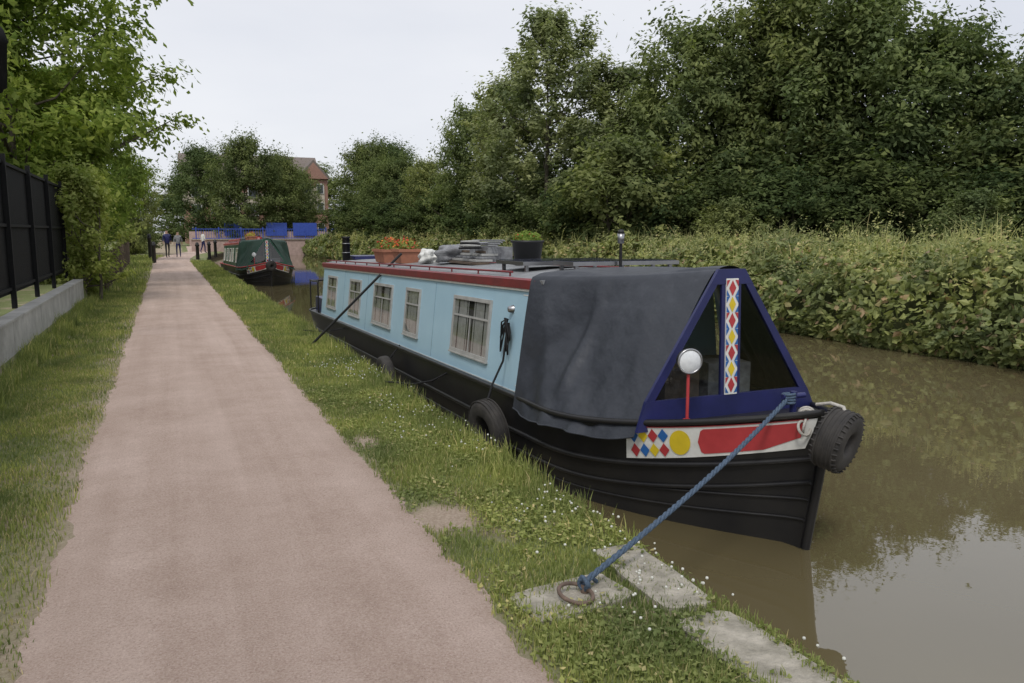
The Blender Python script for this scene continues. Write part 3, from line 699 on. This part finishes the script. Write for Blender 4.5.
for (y,x,w,l,t) in[(7.05,-.05,1.15,.66,.05),(6.36,.15,1.1,.4,.03)]:
    z=rz(y)+.05; b.box((CX+x,y,z),(w,l,.035),'steel'); b.box((CX+x,y,z+.019),(w-.04,l-.04,.008),'solar')
    for a in(-1,1):
        for c in(-1,1): b.box((CX+x+a*(w/2-.06),y+c*(l/2-.06),z-.045),(.03,.03,.09),'steel')
b.build('solar_panels',blueboat)
b=MB()
for k in range(5): b.box((CX-.25+.05*k,9.4,rz(9.4)+.02+.032*k),(.22,1.25-.12*k,.025),['wood','lightgrey','tarp','lightgrey','wood'][k],rz=.03*k)
b.box((CX+.05,9.2,rz(9)+.11),(.36,.42,.18),'tarp',rz=.2)
for k in range(4): b.torus((CX-.28,9.05,rz(9)+.19+.025*k),(.05*math.sin(k),.05,1),.13-.008*k,.012,['ropeblk','lightgrey','ropeblk','lightgrey'][k],24,6)
for k in range(4):
    b.tube([(CX-.05+.03*k,8.75,rz(9)+.22+.02*k),(CX+.0+.03*k,9.95,rz(10)+.20+.03*k)],.011,'steel',6)
    b.tube([(CX-.35+.05*k,9.0+.1*k,rz(9)+.24),(CX+.15,9.3+.1*k,rz(9)+.25)],.010,'steel',6)
b.build('roof_clutter',blueboat)
def lump(name,c,r,mt,parent,seed,amp=.3):
    g_=np.random.default_rng(seed); V=[];n,m_=28,18; ph=g_.random(6)*6
    for i in range(m_+1):
        for j in range(n):
            th=math.pi*i/m_; a=2*math.pi*j/n
            k=1+amp*(math.sin(3*a+ph[0]+2*th)*.5+math.sin(5*a+ph[1]-3*th)*.3+math.sin(7*th+ph[2]+2*a)*.3)*math.sin(th)
            zz=max(r[2]*k*math.cos(th),-r[2]*.7)
            V.append((c[0]+r[0]*k*math.sin(th)*math.cos(a),c[1]+r[1]*k*math.sin(th)*math.sin(a),c[2]+zz))
    F=[(i*n+j,i*n+(j+1)%n,(i+1)*n+(j+1)%n,(i+1)*n+j) for i in range(m_) for j in range(n)]
    b=MB(); b.add(V,F,mt,True); return b.build(name,parent)
lump('tarpaulin_bundle',(CX-.2,9.85,rz(9.7)+.10),(.24,.36,.13),'tarp',blueboat,3,.45)
lump('white_sack',(CX-.35,10.5,rz(10.6)+.07),(.12,.2,.11),'white',blueboat,4,.5)
b=MB()
b.revolve((CX-.5,15.2,rz(15.2,-.5)),(0,0,1),[(.0,0),(.075,0),(.07,.42),(.085,.42),(.085,.45),(.0,.45)],'black',16)
for h in(.15,.32): b.torus((CX-.5,15.2,rz(15.2,-.5)+h),(0,0,1),.073,.008,'steel',16,6)
for y in(10.9,13.7,14.6): b.revolve((CX+.1,y,rz(y)),(0,0,1),[(.05,0),(.05,.05),(.11,.06),(.08,.10),(0,.115)],'lightgrey',18)
b.tube([(CX+.05,6.12,rz(6.1)),(CX+.05,6.12,rz(6.1)+.30)],.014,'black',8)
b.revolve((CX+.05,6.12,rz(6.1)+.22),(0,0,1),[(0,0),(.028,0),(.032,.09),(.0,.09)],'steel',14)
b.revolve((CX+.05,6.12,rz(6.1)+.31),(0,0,1),[(0,0),(.034,0),(.02,.03),(0,.035)],'blackplastic',14)
b.build('chimney_and_vents',blueboat)
b=MB()
zs=sh(16)
b.box((CX,15.3,rz(15.3)+.03),(.8,.8,.06),'navy'); b.box((CX,15.66,.75+zs),(.72,.05,.9),'navy')
b.tube([(CX-.95,15.75,.9+zs),(CX-.9,17.0,.85+zs),(CX,17.35,.85+zs),(CX+.9,17.0,.85+zs),(CX+.95,15.75,.9+zs)],.018,'black',8)
for (x,y) in[(-.95,15.8),(-.9,17.0),(.9,17.0),(.95,15.8),(0,17.33)]: b.tube([(CX+x,y,.0),(CX+x,y,.88+zs)],.015,'black',6)
b.tube([(CX,17.2,.1),(CX,17.2,.95+zs),(CX,16.3,1.08+zs)],.022,'steel',8)
b.box((CX-.6,16.3,.3+zs),(.5,.8,.5),'navy'); b.box((CX+.6,16.3,.3+zs),(.5,.8,.5),'navy')
b.build('stern_gear',blueboat)
b=MB()
p0=Vector(sp(6.42,.84,-1,.03))
for k in range(9):
    a=random.uniform(-.8,.8); l=.08+.17*random.random()
    b.tube([p0+Vector((0,.02*a,.06)),p0+Vector((-.015-.004*k,.10*a,.01*k)),p0+Vector((-.025,.15*a,-l)),p0+Vector((-.02,.11*a-.03,-l*.4)),p0+Vector((0,.05*a,.03))],.008,'ropeblk',6)
tc_=Vector((2.47,6.22,-.04))
b.tube([p0,p0+Vector((-.06,-.04,-.3)),(2.56,6.36,.33),(2.48,6.28,.2),(2.46,6.24,.12)],.010,'ropeblk',6)
tp=[]
for i in range(20):
    t=2*math.pi*i/20; ca,sa=math.cos(t),math.sin(t); tp.append((.19+.075*math.copysign(abs(ca)**.6,ca),.07*math.copysign(abs(sa)**.6,sa)))
b.revolve(tc_,(1,.12,.15),tp,'rubber',34,True)
for h in(-.05,-.017,.017,.05): b.torus(tc_+Vector((1,.12,.15)).normalized()*h,(1,.12,.15),.267,.006,'rubber',34,6)
tc2=Vector((2.44,9.6,-.14))
b.revolve(tc2,(1,.0,.1),tp,'rubber',30,True); b.tube([tc2+Vector((.02,0,.2)),(2.62,9.6,.25)],.010,'ropeblk',6)
b.build('side_fender_tyre',blueboat)
b=MB(); b.tube([(1.86,11.7,.01),(2.95,11.05,1.24),(3.05,10.99,1.35)],.018,'blackplastic',8); b.build('boarding_pole')
b=MB(); b.tube([(2.62,7.7,.22),(2.50,7.9,.10),(2.35,8.1,.04),(2.1,8.3,.05)],.011,'ropeblk',6); b.tube([(2.62,12.9,.1),(2.3,13.1,.03),(2.0,13.3,.05)],.011,'ropeblk',6); b.build('stern_mooring_rope')
b=MB(); A=Vector((3.60,3.88,.60)); Bq=Vector((1.66,3.02,.075)); pts=[]
for i in range(40):
    t=i/39; p=A.lerp(Bq,t); p.z-=.05*math.sin(math.pi*t)*(1-.3*t); pts.append(p)
for s_ in range(3):
    q=[]; n=260
    for i in range(n+1):
        t=i/n; k=t*39; j=min(int(k),38); p=pts[j].lerp(pts[j+1],k-j); a=t*100+s_*2.094
        d=(Bq-A).normalized(); u=d.cross(Vector((0,0,1))).normalized(); v=u.cross(d)
        q.append(p+(u*math.cos(a)+v*math.sin(a))*.0070)
    b.tube(q,.0088,'rope',6)
for k in range(4): b.torus(A+Vector((0,0,-.03+.018*k)),(.1*math.sin(k*2),.1,1),.036,.010,'rope',20,6)
for k in range(3): b.torus(Bq+Vector((.0,.0,-.005*k)),(1,.3*k,.2),.026,.010,'rope',16,6)
b.tube([Bq+Vector((0,0,0)),Bq+Vector((.06,.05,.0)),Bq+Vector((.10,.06,-.04))],.010,'rope',6)
b.build('bow_mooring_rope')
b=MB(); b.torus((1.60,2.985,.05),(.12,-.18,1),.078,.0095,'rust',36,8); b.tube([(1.67,3.03,.0),(1.67,3.03,.06)],.02,'rust',8); b.torus((1.67,3.03,.06),(1,0,.2),.03,.012,'rust',16,6); b.build('mooring_ring')

# ------------------------------------------------------------------ people on the far towpath (skinned figures)
def person(loc,rz_,top,legs,s=1.0,stride=.16):
    J=[(0,0,.95),(0,0,1.2),(0,0,1.42),(0,0,1.52),(0,.02,1.64),(0,.02,1.74),
       (-.19,0,1.42),(-.25,-.04,1.15),(-.24,-.16,.92),(-.24,-.2,.84),(.19,0,1.42),(.25,.04,1.15),(.24,.10,.92),(.24,.10,.84),
       (-.09,0,.92),(-.10,-stride*.6,.50),(-.10,-stride*.5,.09),(-.10,-stride*.5-.15,.04),(.09,0,.92),(.10,stride*.3,.50),(.10,stride*1.3,.12),(.10,stride*1.3-.13,.04)]
    Rr=[.14,.15,.15,.06,.095,.07,.07,.05,.038,.04,.07,.05,.038,.04,.095,.062,.045,.04,.095,.062,.045,.04]
    Ed=[(0,1),(1,2),(2,3),(3,4),(4,5),(2,6),(6,7),(7,8),(8,9),(2,10),(10,11),(11,12),(12,13),(0,14),(14,15),(15,16),(16,17),(0,18),(18,19),(19,20),(20,21)]
    me=bpy.data.meshes.new('person'); me.from_pydata(J,Ed,[]); o=bpy.data.objects.new('person',me); col.objects.link(o)
    mo=o.modifiers.new('skin','SKIN'); o.modifiers.new('sub','SUBSURF').levels=1
    for v,r in zip(me.skin_vertices[0].data if me.skin_vertices else [],Rr): v.radius=(r,r*.85)
    dg=bpy.context.evaluated_depsgraph_get(); ev=o.evaluated_get(dg); m2=bpy.data.meshes.new_from_object(ev)
    o.modifiers.clear(); o.data=m2; m2.materials.clear()
    for k in('skin',top,legs,'hair','blackplastic'): m2.materials.append(M[k])
    for p in m2.polygons:
        c=p.center; i=0
        if c.z>1.70 or (c.z>1.58 and c.y>.05): i=3
        elif c.z>1.50: i=0
        elif c.z>.93 and not(abs(c.x)>.19 and c.z<1.05): i=1
        elif abs(c.x)>.19: i=0
        elif c.z>.09: i=2
        else: i=4
        p.material_index=i; p.use_smooth=True
    o.location=loc; o.rotation_euler=(0,0,rz_); o.scale=(s,s,s)
try:
    bpy.context.view_layer.update()
    person((.1,55.5,.03),.2,'navy','blackplastic'); person((.75,56.2,.03),-.1,'tarp','navy',.94); person((2.7,67,.03),1.9,'white','navy',.97)
except Exception as ex:
    print('person failed',ex)

# ------------------------------------------------------------------ left wall, fence, lamp
b=MB(); y=-3
while y<20.4:
    l=min(2.4,20.6-y); b.box((-1.86,y+l/2-.005,.16),(.17,l-.012,.80),'concrete'); y+=2.4
b.box((-1.86,8.8,.575),(.20,23.4,.03),'concrete'); b.build('concrete_retaining_wall')
b=MB(); y=2.0
while y<21.2:
    b.box((-2.2,y,1.72),(.02,.045,2.0),'fence'); y+=.062
for z in(.80,1.75,2.68): b.box((-2.175,11.6,z),(.04,19.3,.045),'fence')
for y in np.arange(2.2,21.4,2.37): b.box((-2.15,y,1.65),(.07,.07,2.3),'fence')
b.build('black_security_fence')
b=MB(); lx=-1.80
b.tube([(-2.75,12.0,.4),(-2.75,12.0,4.3)],[.07,.045],'fence',10); b.tube([(-2.75,12,4.2),(-2.4,12,4.46),(lx-.1,12,4.46),(lx,12,4.25)],.025,'fence',8)
b.revolve((lx,12,3.42),(0,0,1),[(0,-.05),(.03,-.04),(.05,.0),(.09,.02),(.13,.55),(.15,.57),(.10,.72),(.03,.8),(0,.84)],'fence',6)
b.build('street_lamp')
b=MB()
for i,y in enumerate(np.arange(24.5,46,1.9)):
    x=-1.55-.02*i; b.tube([(x,y,-.1),(x+.02,y,1.1+.05*math.sin(i*3))],[.06,.055],'wood',8)
for z in(.45,.9): b.box((-1.72,34.8,z),(.04,20.8,.09),'wood',rz=-.0+.010)
b.build('post_and_rail_fence')
b=MB()
for (x,y,h) in[(1.75,52,1.0),(2.6,56,1.0),(3.2,60,1.1),(-.6,47,1.1),(-.9,54,1.5)]:
    b.revolve((x,y,0),(0,0,1),[(.11,-.1),(.10,h*.8),(.13,h*.82),(.13,h*.88),(.09,h*.93),(.1,h),(0,h+.05)],'black',12)
b.build('mooring_bollards')
# ------------------------------------------------------------------ far quay, railings, building
b=MB(); b.box((13,72.35,.25),(22,.5,1.5),'quaybrick'); b.box((13,72.3,1.03),(22.1,.62,.07),'stone')
b.box((9.5,78,1.0),(15,.25,1.4),'quaybrick')
b.build('brick_quay_wall')
b=MB()
for x in np.arange(2.4,24,.2): b.box((x,72.4,1.5),(.03,.03,.8),'railblue')
for z in(1.12,1.9): b.box((13,72.43,z),(21.8,.05,.06),'railblue')
for x in np.arange(2.4,24,1.8): b.box((x,72.46,1.55),(.09,.09,1.0),'railblue')
for (x,w) in[(5.8,1.6),(9.6,1.9),(12.2,2.2)]: b.box((x,77.7,1.9),(w,.04,1.2),'railblue')
b.build('blue_railings')
H=empty('brick_apartment_building'); H.scale=(1,1,.95)
b=MB(); b.box((9,100,4),(13.6,8,7.4),'brick'); b.box((9,100,5.6),(13.7,8.1,1.6),'cream'); b.box((15.9,98.5,4.2),(3.2,9,7.8),'brick'); b.box((15.9,93.95,5.6),(2.4,.1,3.2),'cream'); b.build('walls',H)
b=MB()
def prism(b,x0,x1,y0,y1,z,h,mt,alongx=True):
    if alongx: v=[(x0,y0,z),(x1,y0,z),(x1,y1,z),(x0,y1,z),(x0,(y0+y1)/2,z+h),(x1,(y0+y1)/2,z+h)]; f=[(0,1,5,4),(2,3,4,5),(0,4,3),(1,2,5),(0,1,2,3)]
    else: v=[(x0,y0,z),(x1,y0,z),(x1,y1,z),(x0,y1,z),((x0+x1)/2,y0,z+h),((x0+x1)/2,y1,z+h)]; f=[(0,4,5,3),(1,2,5,4),(0,1,4),(2,3,5),(0,1,2,3)]
    b.add(v,f,mt)
prism(b,1.8,17.2,95.5,104.5,7.7,3.4,'rooftile')
prism(b,14.0,17.8,93.7,103,8.1,2.2,'rooftile',False); b.build('roof',H)
b=MB(); prism(b,14.3,17.5,93.62,93.7,8.06,1.9,'brick',False); b.build('gable',H)
b=MB()
for x in(3.4,5.4,7.4,9.4,11.4,13.2):
    for z in(2.0,4.3,6.4): b.box((x,95.93,z),(1.1,.1,1.3),'white'); b.box((x,95.86,z),(.9,.06,1.1),'winglass')
for z in(2.2,4.7,6.9):
    for x in(15.2,16.6): b.box((x,93.88,z),(.8,.1,1.2),'white'); b.box((x,93.81,z),(.62,.06,1.0),'winglass')
b.build('building_windows',H)

# ------------------------------------------------------------------ light
w=bpy.data.worlds.new("World"); scene.world=w; w.use_nodes=True; nt=w.node_tree; bg=nt.nodes["Background"]
sk=N(nt,"ShaderNodeTexSky",sky_type='NISHITA'); sk.sun_disc=False
SE=math.radians(52); SR=math.radians(215)
sk.sun_elevation=SE; sk.sun_rotation=SR
tc=N(nt,"ShaderNodeTexCoord").outputs["Generated"]; mp=N(nt,"ShaderNodeMapping"); mp.inputs["Scale"].default_value=(1,1,3.5); nt.links.new(tc,mp.inputs[0])
cl=ramp(nt,noise(nt,mp.outputs[0],1.6,5,.5),[(.3,(7.5,7.75,8.5)),(.7,(9.1,9.2,9.6))])
nt.links.new(mix(nt,.9,sk.outputs[0],cl),bg.inputs[0]); bg.inputs[1].default_value=.1
sd=bpy.data.lights.new('sun','SUN'); sd.energy=1.5; sd.angle=math.radians(12); sd.color=(1,.96,.9)
so=bpy.data.objects.new('sun',sd); col.objects.link(so)
dv=Vector((math.sin(SR)*math.cos(SE),math.cos(SR)*math.cos(SE),math.sin(SE))); so.rotation_euler=dv.to_track_quat('Z','Y').to_euler()
# ------------------------------------------------------------------ camera
cd=bpy.data.cameras.new('camera'); cd.lens=28; cd.sensor_width=36; cd.clip_end=3000; cd.clip_start=.05
co=bpy.data.objects.new('camera',cd); co.location=(0,0,1.65); co.rotation_euler=(math.radians(90-7.83),0,math.radians(-23.36)); col.objects.link(co); scene.camera=co
scene.view_settings.view_transform='Standard'; scene.view_settings.look='None'; scene.view_settings.exposure=0
